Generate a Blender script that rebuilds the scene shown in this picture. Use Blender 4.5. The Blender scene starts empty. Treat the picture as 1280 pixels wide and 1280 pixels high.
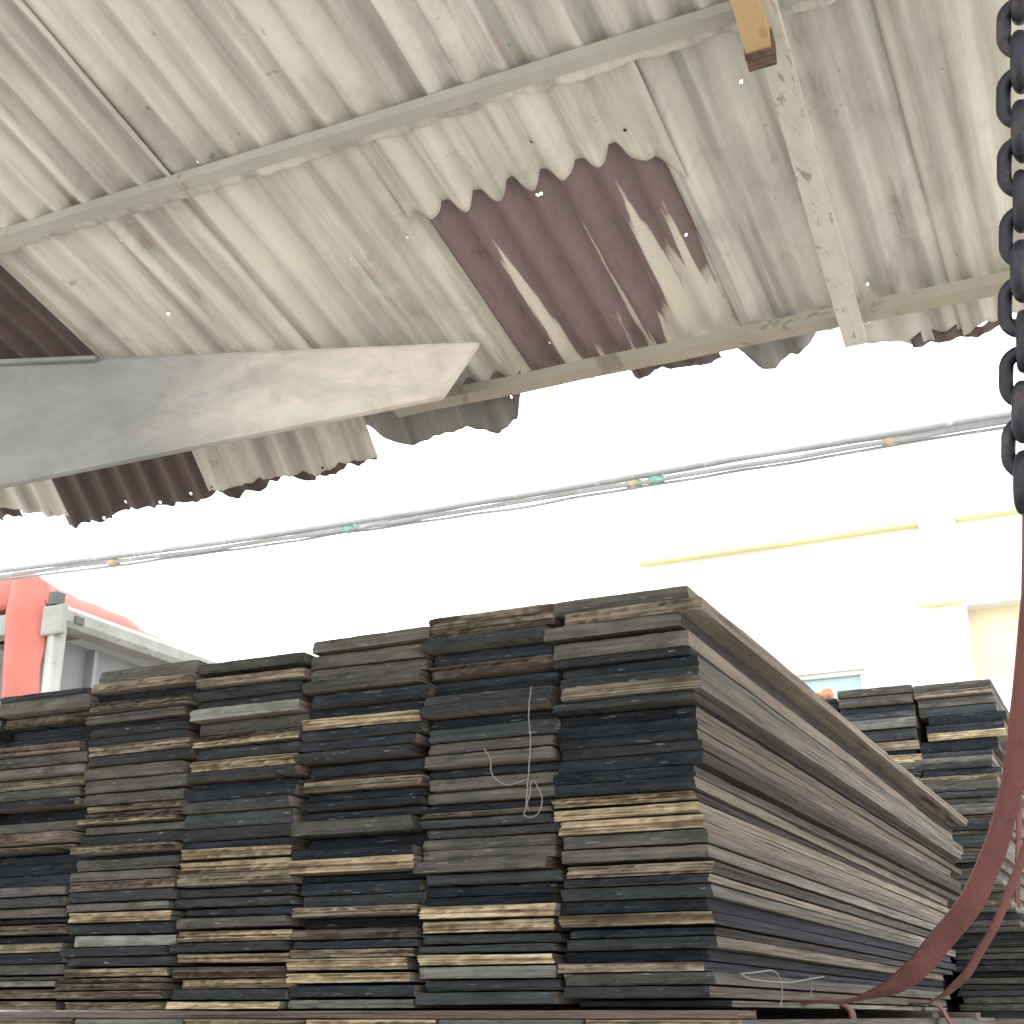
import bpy, bmesh, math, random
import numpy as np
from mathutils import Vector, Matrix, noise

rnd = random.Random(7)
S = bpy.context.scene
COL = S.collection
R = math.radians

# ------------------------------------------------------------------ camera
EYE = 1.6
F_PX, YAW, PITCH = 1680.0, R(25.35), R(20.56)
right = Vector((math.cos(YAW), math.sin(YAW), 0))
fwd = Vector((-math.sin(YAW) * math.cos(PITCH), math.cos(YAW) * math.cos(PITCH), math.sin(PITCH)))
up = right.cross(fwd)
EYEP = Vector((0, 0, EYE))
cam_data = bpy.data.cameras.new("camera")
cam = bpy.data.objects.new("camera", cam_data)
COL.objects.link(cam)
cam_data.sensor_width = 36
cam_data.lens = 36 * F_PX / 1280
cam_data.clip_start = 0.05
cam_data.clip_end = 2000
m = Matrix((right, up, -fwd)).transposed().to_4x4()
m.translation = EYEP
cam.matrix_world = m
S.camera = cam

# ------------------------------------------------------------------ sky, sun, exposure
SUN_EL, SUN_AZ = R(58), R(300)          # azimuth clockwise from +Y
world = bpy.data.worlds.new("World")
S.world = world
world.use_nodes = True
wn, wl = world.node_tree.nodes, world.node_tree.links
bg = wn["Background"]
sky = wn.new("ShaderNodeTexSky")
sky.sky_type = 'NISHITA'
sky.sun_disc = False
sky.sun_elevation = SUN_EL
sky.sun_rotation = SUN_AZ
sky.dust_density = 6
sky.air_density = 1.0
veil = wn.new("ShaderNodeMixRGB")        # thin bright overcast over the blue
veil.inputs[0].default_value = 0.8
veil.inputs[2].default_value = (8.3, 8.5, 8.7, 1)
wl.new(sky.outputs[0], veil.inputs[1])
wl.new(veil.outputs[0], bg.inputs[0])
bg.inputs[1].default_value = 0.12
sun_data = bpy.data.lights.new("sun", 'SUN')
sun = bpy.data.objects.new("sun", sun_data)
COL.objects.link(sun)
sun_data.energy = 1.5
sun_data.angle = R(14)
sun_data.color = (1, 0.95, 0.87)
sd = Vector((math.sin(SUN_AZ) * math.cos(SUN_EL), math.cos(SUN_AZ) * math.cos(SUN_EL), math.sin(SUN_EL)))
sun.rotation_euler = sd.to_track_quat('Z', 'Y').to_euler()
S.view_settings.view_transform = 'Standard'
S.view_settings.look = 'None'
S.view_settings.gamma = 1
S.view_settings.use_curve_mapping = False
S.view_settings.exposure = 2.0
S.render.engine = 'CYCLES'
S.cycles.max_bounces = 8
S.cycles.diffuse_bounces = 5

# ------------------------------------------------------------------ measuring helpers (pixel of the photo -> place on a real plane)
def ray(x, y):
    return fwd + right * ((x - 640) / F_PX) + up * ((640 - y) / F_PX)
def at_y(x, y, Y):
    d = ray(x, y); return EYEP + d * (Y / d.y)
def at_x(x, y, X):
    d = ray(x, y); return EYEP + d * (X / d.x)
ROOF_Z, ROOF_T = 3.6, 0.233              # roof plane: z = ROOF_Z - ROOF_T * y
def roof_z(y): return ROOF_Z - ROOF_T * y
def at_roof(x, y, drop=0.0):
    d = ray(x, y); return EYEP + d * ((ROOF_Z - drop - EYE) / (d.z + ROOF_T * d.y))

# ------------------------------------------------------------------ object helpers
def tag(o, label=None, cat=None, group=None, kind=None):
    if label: o["label"] = label
    if cat: o["category"] = cat
    if group: o["group"] = group
    if kind: o["kind"] = kind
    return o
def empty(name, loc=(0, 0, 0)):
    o = bpy.data.objects.new(name, None)
    o.empty_display_size = 0.1
    o.location = loc
    COL.objects.link(o)
    return o
def mesh_obj(name, verts, faces, mats, parent=None, smooth=False, midx=None):
    me = bpy.data.meshes.new(name)
    me.from_pydata([tuple(v) for v in verts], [], faces)
    for mt in (mats if isinstance(mats, (list, tuple)) else [mats]):
        me.materials.append(mt)
    if midx: me.polygons.foreach_set("material_index", midx)
    if smooth: me.polygons.foreach_set("use_smooth", [True] * len(me.polygons))
    me.update()
    o = bpy.data.objects.new(name, me)
    COL.objects.link(o)
    if parent:
        o.parent = parent
        o.matrix_parent_inverse = Matrix.Translation(-parent.location)
    return o

class MB:
    """collects shapes into one mesh (world coordinates)"""
    def __init__(s): s.v = []; s.f = []
    def add(s, vs, fs):
        k = len(s.v); s.v += [Vector(v) for v in vs]; s.f += [tuple(i + k for i in f) for f in fs]
    def box(s, a, b, bev=0.0, rot=None, pivot=None):
        bm = bmesh.new()
        bmesh.ops.create_cube(bm, size=1)
        a, b = Vector(a), Vector(b)
        for v in bm.verts:
            v.co = Vector(((a[i] + b[i]) / 2 + v.co[i] * abs(b[i] - a[i])) for i in range(3))
        if bev:
            bmesh.ops.bevel(bm, geom=bm.edges[:], offset=bev, segments=2, affect='EDGES', profile=0.6)
        if rot:
            pv = Vector(pivot) if pivot else (a + b) / 2
            for v in bm.verts: v.co = rot @ (v.co - pv) + pv
        bm.verts.index_update()
        s.add([v.co.copy() for v in bm.verts], [[v.index for v in f.verts] for f in bm.faces])
        bm.free()
    def prism(s, prof, P0, P1, ax, ay):
        """profile (list of 2D) swept from P0 to P1"""
        P0, P1, ax, ay = map(Vector, (P0, P1, ax, ay)); n = len(prof)
        vs = [P + ax * p[0] + ay * p[1] for P in (P0, P1) for p in prof]
        fs = [(i, (i + 1) % n, n + (i + 1) % n, n + i) for i in range(n)] + [tuple(range(n))[::-1], tuple(range(n, 2 * n))]
        s.add(vs, fs)
    def tube(s, pts, rad, n=8, cap=True, closed=False):
        pts = [Vector(p) for p in pts]; N = len(pts)
        rads = rad if isinstance(rad, (list, tuple)) else [rad] * N
        k0 = None; vs = []
        for i, p in enumerate(pts):
            if closed: t = pts[(i + 1) % N] - pts[i - 1]
            else: t = pts[min(i + 1, N - 1)] - pts[max(i - 1, 0)]
            t.normalize()
            if k0 is None:
                k0 = t.orthogonal().normalized()
            k0 = (k0 - t * k0.dot(t)).normalized()
            b = t.cross(k0)
            for j in range(n):
                a = 2 * math.pi * j / n
                vs.append(p + (k0 * math.cos(a) + b * math.sin(a)) * rads[i])
        fs = []
        for i in range(N if closed else N - 1):
            i2 = (i + 1) % N
            for j in range(n):
                fs.append((i * n + j, i * n + (j + 1) % n, i2 * n + (j + 1) % n, i2 * n + j))
        if cap and not closed:
            fs += [tuple(range(n))[::-1], tuple(range((N - 1) * n, N * n))]
        s.add(vs, fs)
    def build(s, name, mat, parent=None, smooth=False):
        return mesh_obj(name, s.v, s.f, mat, parent, smooth)

def smooth_path(pts, n=8):
    pts = [Vector(p) for p in pts]; out = []
    P = [pts[0] * 2 - pts[1]] + pts + [pts[-1] * 2 - pts[-2]]
    for i in range(1, len(P) - 2):
        for k in range(n):
            t = k / n
            a, b, c, d = P[i - 1:i + 3]
            out.append(0.5 * ((2 * b) + (c - a) * t + (2 * a - 5 * b + 4 * c - d) * t * t + (3 * b - a - 3 * c + d) * t ** 3))
    out.append(pts[-1])
    return out

# ------------------------------------------------------------------ materials
class NT:
    def __init__(s, name):
        s.m = bpy.data.materials.new(name); s.m.use_nodes = True
        s.t = s.m.node_tree; s.b = s.t.nodes["Principled BSDF"]; s.t.nodes
    def n(s, typ, **kw):
        x = s.t.nodes.new("ShaderNode" + typ)
        for k, v in kw.items(): setattr(x, k, v)
        return x
    def l(s, a, b): s.t.links.new(a, b)
    def coord(s, scale=(1, 1, 1), rand=True, out="Object"):
        tc = s.n("TexCoord"); mp = s.n("Mapping"); mp.inputs["Scale"].default_value = scale
        s.l(tc.outputs[out], mp.inputs["Vector"])
        if rand:
            oi = s.n("ObjectInfo"); mu = s.n("Math", operation='MULTIPLY'); mu.inputs[1].default_value = 173.0
            s.l(oi.outputs["Random"], mu.inputs[0])
            cb = s.n("CombineXYZ")
            for i in range(3): s.l(mu.outputs[0], cb.inputs[i])
            s.l(cb.outputs[0], mp.inputs["Location"])
        return mp.outputs[0]
    def noise(s, vec, scale=1.0, detail=4, rough=0.55, dist=0.0):
        x = s.n("TexNoise"); x.inputs["Scale"].default_value = scale; x.inputs["Detail"].default_value = detail
        x.inputs["Roughness"].default_value = rough; x.inputs["Distortion"].default_value = dist
        s.l(vec, x.inputs["Vector"]); return x.outputs["Fac"]
    def ramp(s, fac, stops, interp='LINEAR'):
        x = s.n("ValToRGB"); x.color_ramp.interpolation = interp
        e = x.color_ramp.elements
        while len(e) < len(stops): e.new(0.5)
        for el, (p, c) in zip(e, stops):
            el.position = p; el.color = (c, c, c, 1) if isinstance(c, (int, float)) else (*c, 1)
        s.l(fac, x.inputs[0]); return x.outputs[0]
    def mix(s, fac, a, b, mode='MIX'):
        x = s.n("MixRGB", blend_type=mode)
        for i, v in ((0, fac), (1, a), (2, b)):
            if isinstance(v, (int, float)): x.inputs[i].default_value = v if i == 0 else (v, v, v, 1)
            elif isinstance(v, tuple): x.inputs[i].default_value = (*v, 1)
            else: s.l(v, x.inputs[i])
        return x.outputs[0]
    def math(s, op, a, b):
        x = s.n("Math", operation=op)
        for i, v in ((0, a), (1, b)):
            if isinstance(v, (int, float)): x.inputs[i].default_value = v
            else: s.l(v, x.inputs[i])
        return x.outputs[0]
    def bump(s, h, strength=0.3, dist=0.01):
        x = s.n("Bump"); x.inputs["Strength"].default_value = strength; x.inputs["Distance"].default_value = dist
        s.l(h, x.inputs["Height"]); s.l(x.outputs[0], s.b.inputs["Normal"])
    def done(s, col, rough=0.8, spec=0.3, metal=0.0):
        if isinstance(col, tuple): s.b.inputs["Base Color"].default_value = (*col, 1)
        else: s.l(col, s.b.inputs["Base Color"])
        if isinstance(rough, (int, float)): s.b.inputs["Roughness"].default_value = rough
        else: s.l(rough, s.b.inputs["Roughness"])
        s.b.inputs["Specular IOR Level"].default_value = spec
        s.b.inputs["Metallic"].default_value = metal
        return s.m

def sc(c, k): return tuple(min(1, v * k) for v in c)

def end_mat(name, base, light, dark, fleck=None, ply=False):
    t = NT(name)
    c1 = t.coord((2.6, 3, 230)); fine = t.noise(c1, 1.0, 4, 0.55, 0.15)
    c2 = t.coord((5, 4, 75)); patch = t.noise(c2, 1.0, 4, 0.6)
    if ply: col = t.ramp(fine, [(0.36, sc(dark, .55)), (0.45, dark), (0.50, base), (0.66, light)])
    else: col = t.ramp(fine, [(0.28, dark), (0.48, base), (0.72, light)])
    col2 = t.ramp(patch, [(0.3, sc(base, 0.62)), (0.5, base), (0.72, sc(light, 1.05))])
    col = t.mix(0.3 if ply else 0.45, col, col2)
    st = t.noise(t.coord((11, 4, 26)), 1.0, 5, 0.65, 0.4)          # water stains and dirt
    col = t.mix(t.ramp(st, [(0.44, 0.0), (0.70, 0.75)]), col, sc(dark, .8))
    oi = t.n("ObjectInfo")
    tone = t.math('MULTIPLY_ADD', oi.outputs["Random"], 0.6)
    tone.node.inputs[2].default_value = 0.68
    cb = t.n("CombineXYZ")
    for i in range(3): t.l(tone, cb.inputs[i])
    col = t.mix(1.0, col, cb.outputs[0], 'MULTIPLY')
    if fleck:
        f = t.noise(t.coord((30, 5, 260)), 1.0, 3, 0.5)
        msk = t.ramp(f, [(0.66, 0.0), (0.72, 0.8)])
        col = t.mix(msk, col, fleck)
    t.bump(fine, 0.4, 0.003)
    return t.done(col, 0.9, 0.15)

ENDS = {
    'K': end_mat("end_black", (.020, .024, .029), (.036, .041, .046), (.008, .010, .013), (.15, .155, .15)),
    'D': end_mat("end_charcoal", (.035, .039, .041), (.060, .063, .062), (.018, .020, .022), (.19, .19, .18)),
    'G': end_mat("end_grey", (.080, .077, .067), (.138, .130, .110), (.036, .035, .032), (.23, .22, .20)),
    'L': end_mat("end_pale_grey", (.160, .160, .144), (.25, .245, .22), (.070, .068, .062)),
    'T': end_mat("end_tan", (.175, .143, .104), (.28, .235, .175), (.058, .045, .033), None, True),
    'B': end_mat("end_brown", (.115, .085, .066), (.180, .138, .108), (.045, .033, .026), None, True),
    'P': end_mat("end_pale", (.335, .268, .170), (.48, .395, .265), (.090, .062, .042), None, True),
}
LOOK = {'K': 'blackened', 'D': 'charcoal grey', 'G': 'weathered grey', 'L': 'pale grey', 'T': 'tan', 'B': 'brown', 'P': 'pale split'}

def side_mat(name, a, b, c):
    t = NT(name)
    g = t.noise(t.coord((90, 2.2, 150)), 1.0, 8, 0.7, 0.5)
    p = t.noise(t.coord((8, 2.6, 55)), 1.0, 6, 0.68, 0.6)
    crk = t.ramp(t.noise(t.coord((20, 1.3, 260)), 1.0, 3, 0.5), [(0.62, 0.0), (0.68, 0.85)])
    col = t.ramp(g, [(0.3, c), (0.48, a), (0.7, b)])
    col2 = t.ramp(p, [(0.3, sc(a, 0.6)), (0.52, a), (0.75, sc(b, 1.1))])
    col = t.mix(0.55, col, col2)
    col = t.mix(crk, col, sc(c, .5))
    oi = t.n("ObjectInfo")
    tone = t.math('MULTIPLY_ADD', oi.outputs["Random"], 0.6); tone.node.inputs[2].default_value = 0.7
    cb = t.n("CombineXYZ")
    for i in range(3): t.l(tone, cb.inputs[i])
    col = t.mix(1.0, col, cb.outputs[0], 'MULTIPLY')
    t.bump(g, 0.9, 0.008)
    return t.done(col, 0.9, 0.15)
SIDES = {
    't': side_mat("side_tan", (.195, .162, .130), (.31, .265, .22), (.045, .036, .030)),
    'b': side_mat("side_brown", (.125, .100, .085), (.205, .168, .140), (.038, .029, .025)),
    'g': side_mat("side_grey", (.130, .122, .106), (.225, .213, .185), (.042, .039, .035)),
    'd': side_mat("side_dark_brown", (.046, .041, .039), (.085, .076, .070), (.018, .016, .015)),
    'k': side_mat("side_dark", (.040, .042, .050), (.075, .076, .082), (.016, .017, .021)),
}

def roof_mat(name, base, grime, rust, rust_lo=0.70, streaky=0.72):
    t = NT(name)
    big = t.noise(t.coord((3.2, 2.2, 1)), 1.0, 5, 0.6)
    stk = t.noise(t.coord((22, 1.0, 1)), 1.0, 5, 0.6)
    spk = t.noise(t.coord((34, 22, 1)), 1.0, 3, 0.6)
    rs = t.noise(t.coord((7, 5, 1)), 1.0, 6, 0.7, 0.4)
    col = t.mix(t.ramp(big, [(0.38, 0.0), (0.68, 1.0)]), base, sc(base, 0.74))
    col = t.mix(t.math('MULTIPLY', t.ramp(stk, [(0.45, 0.0), (0.63, 1.0)]), streaky), col, grime)
    col = t.mix(t.ramp(spk, [(0.685, 0.0), (0.76, 0.6)]), col, sc(grime, 0.45))
    tc = t.n("TexCoord"); sep = t.n("SeparateXYZ"); t.l(tc.outputs["Object"], sep.inputs[0])
    ev = t.math('MAXIMUM', t.math('MULTIPLY', t.math('SUBTRACT', sep.outputs[1], 2.60), 0.75), 0.0)     # rust creeping in from the eave
    col = t.mix(t.ramp(t.math('ADD', rs, ev), [(rust_lo, 0.0), (rust_lo + 0.05, 0.9)]), col, rust)
    dt = t.noise(t.coord((4.5, 3.2, 1)), 1.0, 6, 0.68, 0.5)
    col = t.mix(t.ramp(dt, [(0.53, 0.0), (0.70, 0.42)]), col, sc(grime, .75))
    rn = t.noise(t.coord((30, 1.8, 1)), 1.0, 4, 0.6)
    col = t.mix(t.ramp(t.math('ADD', rn, t.math('MULTIPLY', t.math('SUBTRACT', dt, 0.5), 0.6)), [(0.66, 0.0), (0.76, 0.45)]), col, sc(rust, 1.25))
    oi = t.n("ObjectInfo")
    tone = t.math('MULTIPLY_ADD', oi.outputs["Random"], 0.16); tone.node.inputs[2].default_value = 0.88
    cb = t.n("CombineXYZ")
    for i in range(3): t.l(tone, cb.inputs[i])
    col = t.mix(1.0, col, cb.outputs[0], 'MULTIPLY')
    t.bump(big, 0.25, 0.02)
    return t.done(col, 0.62, 0.35)
M_CREAM = roof_mat("roof_cream", (.735, .705, .63), (.33, .315, .285), (.20, .10, .065))
M_GREY = roof_mat("roof_grey", (.68, .66, .60), (.25, .245, .23), (.19, .10, .07), 0.74)
M_TORN = roof_mat("roof_torn", (.29, .285, .27), (.13, .125, .12), (.17, .10, .075), 0.66)
M_RUST = roof_mat("roof_rust", (.125, .088, .088), (.070, .050, .052), (.15, .085, .065), 0.66)

def rust_streak_mat():
    t = NT("roof_rust_streaked")
    tc = t.n("TexCoord"); sep = t.n("SeparateXYZ"); t.l(tc.outputs["Object"], sep.inputs[0])
    stk = t.noise(t.coord((21, 1.0, 1), rand=False), 1.0, 3, 0.5)
    fine = t.noise(t.coord((60, 12, 1), rand=False), 1.0, 5, 0.6)
    big = t.noise(t.coord((9, 3, 1), rand=False), 1.0, 5, 0.6)
    rust = t.mix(big, (.165, .122, .128), (.26, .19, .182))
    rust = t.mix(t.ramp(fine, [(.55, 0.0), (.75, .6)]), rust, (.09, .06, .062))
    # remains of the paint: more of it to the right and towards the eave
    gx = t.math('MULTIPLY_ADD', sep.outputs[0], 0.45); gx.node.inputs[2].default_value = 0.4275
    gy = t.math('MULTIPLY_ADD', sep.outputs[1], 0.50); gy.node.inputs[2].default_value = -1.175
    a = t.math('ADD', stk, t.math('ADD', gx, gy))
    a = t.math('ADD', a, t.math('MULTIPLY', fine, 0.12))
    msk = t.ramp(a, [(0.655, 0.0), (0.69, 1.0)])
    col = t.mix(msk, rust, (.60, .575, .505))
    t.bump(fine, 0.2, 0.01)
    return t.done(col, 0.7, 0.25)
M_RUSTSTREAK = rust_streak_mat()

def painted_mat(name, base, chip, lo=0.6, scale=14, rough=0.6, bump=0.2, stretch=(1, 1, 1)):
    t = NT(name)
    a = t.noise(t.coord(tuple(scale * k for k in stretch)), 1.0, 6, 0.65, 0.5)
    b = t.noise(t.coord(tuple(scale * .25 * k for k in stretch)), 1.0, 4, 0.6)
    col = t.mix(t.ramp(b, [(.35, 0.0), (.7, 1.0)]), base, sc(base, 0.75))
    col = t.mix(t.ramp(a, [(lo, 0.0), (lo + .05, 0.9)]), col, chip)
    t.bump(a, bump, 0.01)
    return t.done(col, rough, 0.35)
M_PURLIN = painted_mat("purlin_paint", (.42, .41, .36), (.27, .22, .16), .62, 12)
M_PURLIN2 = painted_mat("purlin_paint_dull", (.40, .37, .30), (.22, .19, .15), .60, 12)
M_RAFTER = painted_mat("rafter_flaking", (.60, .58, .51), (.30, .245, .19), .58, 60, stretch=(1, .35, 1))
M_WOODNEW = painted_mat("wood_new", (.52, .37, .20), (.36, .22, .11), .6, 20, stretch=(1, .2, 1))
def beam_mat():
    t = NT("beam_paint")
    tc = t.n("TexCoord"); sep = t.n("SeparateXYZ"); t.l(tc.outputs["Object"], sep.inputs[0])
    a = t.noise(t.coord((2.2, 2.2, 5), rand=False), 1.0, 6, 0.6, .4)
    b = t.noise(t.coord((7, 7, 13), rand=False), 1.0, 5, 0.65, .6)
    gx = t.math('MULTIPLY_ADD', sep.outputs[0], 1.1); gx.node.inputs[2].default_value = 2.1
    sky_fade = t.math('ADD', gx, t.math('MULTIPLY', a, 0.9))          # skylight fading along the beam, painted in as a mottled grey-to-cream blend
    col = t.mix(t.ramp(sky_fade, [(.25, 0.0), (1.0, 1.0)]), (.29, .295, .29), (.66, .60, .52))
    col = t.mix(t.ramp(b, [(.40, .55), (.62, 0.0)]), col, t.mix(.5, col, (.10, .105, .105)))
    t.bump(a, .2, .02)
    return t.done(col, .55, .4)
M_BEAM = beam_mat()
M_POST = painted_mat("post_paint", (.40, .39, .36), (.20, .12, .08), .62, 9)
M_WHITE = painted_mat("white_peeling", (.31, .31, .28), (.20, .18, .145), .60, 20)
M_PANEL = painted_mat("grey_panel", (.22, .225, .23), (.15, .15, .15), .7, 5)
M_TARP = painted_mat("red_tarp", (.47, .130, .100), (.36, .095, .078), .68, 7, 0.55)
M_DARKIRON = painted_mat("dark_iron", (.10, .105, .095), (.10, .07, .05), .62, 30)
M_WALL = painted_mat("white_wall", (.80, .785, .72), (.72, .69, .60), .68, 1.2, 0.8, 0.05)
M_YELLOW = painted_mat("yellow_trim", (.84, .77, .40), (.76, .68, .33), .68, 3, 0.6)
M_FRAME = painted_mat("window_frame_paint", (.55, .55, .52), (.4, .4, .38), .7, 8)
M_BURNT = painted_mat("charred_wood", (.16, .095, .06), (.08, .05, .035), .5, 30)
M_BEIGE = painted_mat("beige_soffit", (.78, .68, .50), (.72, .62, .45), .7, 2)
M_CABLE = painted_mat("cable_rubber", (.32, .335, .345), (.45, .46, .47), .6, 20, .6)
M_TIEG = painted_mat("green_tape", (.20, .52, .44), (.14, .38, .32), .7, 30, .5)
M_TIET = painted_mat("tan_tape", (.55, .46, .33), (.4, .3, .2), .65, 30, .5)
M_TWINE = painted_mat("twine", (.20, .19, .165), (.12, .11, .095), .6, 90)
M_LUMP = painted_mat("orange_clay", (.52, .24, .12), (.35, .15, .08), .62, 25)

def strap_mat():
    t = NT("strap_webbing")
    w = t.noise(t.coord((220, 220, 220), rand=False), 1.0, 2, 0.5)
    d = t.noise(t.coord((9, 9, 9), rand=False), 1.0, 5, 0.6)
    col = t.mix(t.ramp(d, [(.35, 0.0), (.7, 1.0)]), (.128, .047, .041), (.066, .030, .029))
    col = t.mix(t.ramp(w, [(.5, 0.0), (.75, .35)]), col, (.20, .09, .075))
    t.bump(w, 0.4, 0.002)
    return t.done(col, 0.85, 0.2)
M_STRAP = strap_mat()
def chain_mat():
    t = NT("chain_steel")
    a = t.noise(t.coord((45, 45, 45)), 1.0, 5, 0.6)
    col = t.ramp(a, [(.3, (.010, .011, .017)), (.55, (.020, .022, .031)), (.72, (.10, .075, .06))])
    t.bump(a, 0.25, 0.004)
    return t.done(col, t.ramp(a, [(.3, .42), (.7, .68)]), 0.45, 0.25)
M_CHAIN = chain_mat()
def glass_mat():
    t = NT("window_glass")
    t.b.inputs["Base Color"].default_value = (.30, .42, .44, 1)
    t.b.inputs["Roughness"].default_value = 0.08
    t.b.inputs["Specular IOR Level"].default_value = 0.8
    return t.m
M_GLASS = glass_mat()
def ground_mat():
    t = NT("yard_concrete")
    a = t.noise(t.coord((.35, .35, .35), rand=False), 1.0, 6, 0.6)
    b = t.noise(t.coord((14, 14, 14), rand=False), 1.0, 6, 0.65)
    col = t.mix(t.ramp(a, [(.35, 0.0), (.65, 1.0)]), (.42, .405, .37), (.33, .315, .28))
    col = t.mix(t.ramp(b, [(.5, 0.0), (.75, .5)]), col, (.22, .20, .165))
    t.bump(b, 0.4, 0.02)
    return t.done(col, 0.9, 0.2)
M_GROUND = ground_mat()

# ------------------------------------------------------------------ ground
g = mesh_obj("ground", [(-600, -600, 0), (600, -600, 0), (600, 600, 0), (-600, 600, 0)], [(0, 1, 2, 3)], M_GROUND)
tag(g, "pale dusty concrete yard under the stacks", "ground", kind="structure")

# ------------------------------------------------------------------ building beyond the yard
BY = 12.0
bld = empty("white_building", (-1.0, BY, 0))
tag(bld, "tall white rendered building with yellow trim lines and a small window behind the stacks", "building")
bx0, bx1, bz1 = -4.28, 6.0, 6.15
win = (-3.35, -2.19, 3.45, 4.52)       # the small window
win2 = (-0.94, 0.05, 3.30, 4.30)       # window at the edge
log = (-1.27, 1.6, 4.33, 4.99)         # recessed band under the right trim
ops = [win, win2, log]
xs = sorted({bx0, bx1, *[o[0] for o in ops], *[o[1] for o in ops]})
zs = sorted({0, bz1, *[o[2] for o in ops], *[o[3] for o in ops]})
w = MB()
for i in range(len(xs) - 1):
    for j in range(len(zs) - 1):
        cx, cz = (xs[i] + xs[i + 1]) / 2, (zs[j] + zs[j + 1]) / 2
        if any(o[0] < cx < o[1] and o[2] < cz < o[3] for o in ops): continue
        w.box((xs[i], BY, zs[j]), (xs[i + 1], BY + .22, zs[j + 1]))
w.box((bx0, BY + .22, 0), (bx0 + .2, BY + 9, bz1)); w.box((bx1 - .2, BY + .22, 0), (bx1, BY + 9, bz1))
w.box((bx0, BY + 9, 0), (bx1, BY + 9.2, bz1))
w.build("wall", M_WALL, bld)
w = MB(); w.box((bx0 + .2, BY + .22, bz1 - .25), (bx1 - .2, BY + 9, bz1 - .1)); w.build("roof", M_WALL, bld)
w = MB(); w.box((-1.57, BY - .12, 0), (-1.25, BY, bz1), .01); w.build("pilaster", M_WALL, bld)
for x0, x1, z in ((bx0, -1.573, 5.80), (-1.247, bx1, 5.80)):
    w = MB(); w.box((x0, BY - .09, z - .026), (x1, BY, z + .026), .006); w.build("trim", M_YELLOW, bld)
w = MB(); w.box((-1.66, BY - .20, 4.975), (-1.272, BY - .125, 5.035), .006); w.build("trim", M_YELLOW, bld)
w = MB(); w.box((log[0] - .05, BY + .19, log[2] - .05), (log[1] + .05, BY + .21, log[3] + .05)); w.build("recess", M_BEIGE, bld)
def window(o, nm):
    x0, x1, z0, z1 = o
    f = MB(); b = .045
    xm = x0 + (x1 - x0) * .42
    f.box((x0, BY + .02, z1 - b), (x1, BY + .12, z1), .004); f.box((x0, BY + .02, z0), (x1, BY + .12, z0 + b), .004)
    for a, c in ((x0, x0 + b), (x1 - b, x1), (xm, xm + b * 1.4)):
        f.box((a, BY + .025, z0 + b), (c, BY + .115, z1 - b), .004)
    fo = f.build("window", M_FRAME, bld)
    p = MB(); p.box((x0 + .01, BY + .06, z0 + .01), (x1 - .01, BY + .075, z1 - .01))
    po = p.build("pane", M_GLASS); po.parent = fo; po.matrix_parent_inverse = fo.matrix_world.inverted()
    po.matrix_parent_inverse = Matrix.Translation(-bld.location) if False else Matrix.Identity(4)
    bk = MB(); bk.box((x0, BY + .5, z0), (x1, BY + .52, z1)); bk.build("curtain", M_BEIGE, bld)
window(win, "a"); window(win2, "b")

# ------------------------------------------------------------------ white framed cargo box with the red tarpaulin (left)
QY = 5.5
c = at_y(78, 772, QY)
QX, QZ = c.x, c.z
box = empty("cargo_box", (QX, QY, 0))
tag(box, "tall white steel framed cargo box with peeling top rail and grey side panel", "cargo box")
pp = MB(); pp.tube([(QX + .005, QY - .03, 0), (QX + .005, QY - .03, QZ - .02)], .05, 20); pp.build("post", M_WHITE, box, True)
pp = MB(); pp.tube([(QX - 2.2, QY, 0), (QX - 2.2, QY, QZ - .02)], .055, 20); pp.build("post", M_WHITE, box, True)
rl = MB(); rl.prism([(-.07, -.06), (.05, -.06), (.07, -.03), (.07, .03), (.04, .06), (-.07, .06)], (QX, QY - .05, QZ), (QX, QY + 4.5, QZ), (1, 0, 0), (0, 0, 1))
rl.build("side_rail", M_WHITE, box)
rl = MB(); rl.prism([(-.05, -.06), (.05, -.06), (.05, .06), (-.05, .06)], (QX - 2.25, QY + .02, QZ), (QX - .075, QY + .02, QZ), (0, 1, 0), (0, 0, 1))
rl.build("front_rail", M_WHITE, box)
pn = MB()
for i in range(14):
    y0 = QY + .08 + i * .315
    pn.box((QX - .16, y0, .9), (QX - .125 + (.018 if i % 2 else 0), y0 + .315, QZ - .08))
pn.build("side_panel", M_PANEL, box)
pn = MB(); pn.box((QX - 2.2, QY + .35, .9), (QX - .06, QY + .38, QZ - .1)); pn.build("front_panel", M_PANEL, box)
pn = MB(); pn.box((QX - 2.2, QY - .02, .75), (QX - .06, QY + 4.5, .9)); pn.build("floor_panel", M_PANEL, box)
pn = MB(); pn.box((QX - 2.2, QY + .4, QZ + .0), (QX - .08, QY + 4.4, QZ + .04)); pn.build("roof_panel", M_PANEL, box)
for a_, b_ in (((QX - .035, QY - .09, QZ + .055), (QX + .025, QY - .02, QZ + .13)), ((QX + .072, QY + .02, QZ - .035), (QX + .082, QY + .09, QZ + .01))):
    bk = MB(); bk.box(a_, b_, .003); bk.build("bracket", M_DARKIRON, box)
cpl = MB()
cpl.box((QX - .065, QY - .09, QZ - .12), (QX + .09, QY - .051, QZ + .05), .012)
cpl.build("corner_plate", M_WHITE, box)

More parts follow.
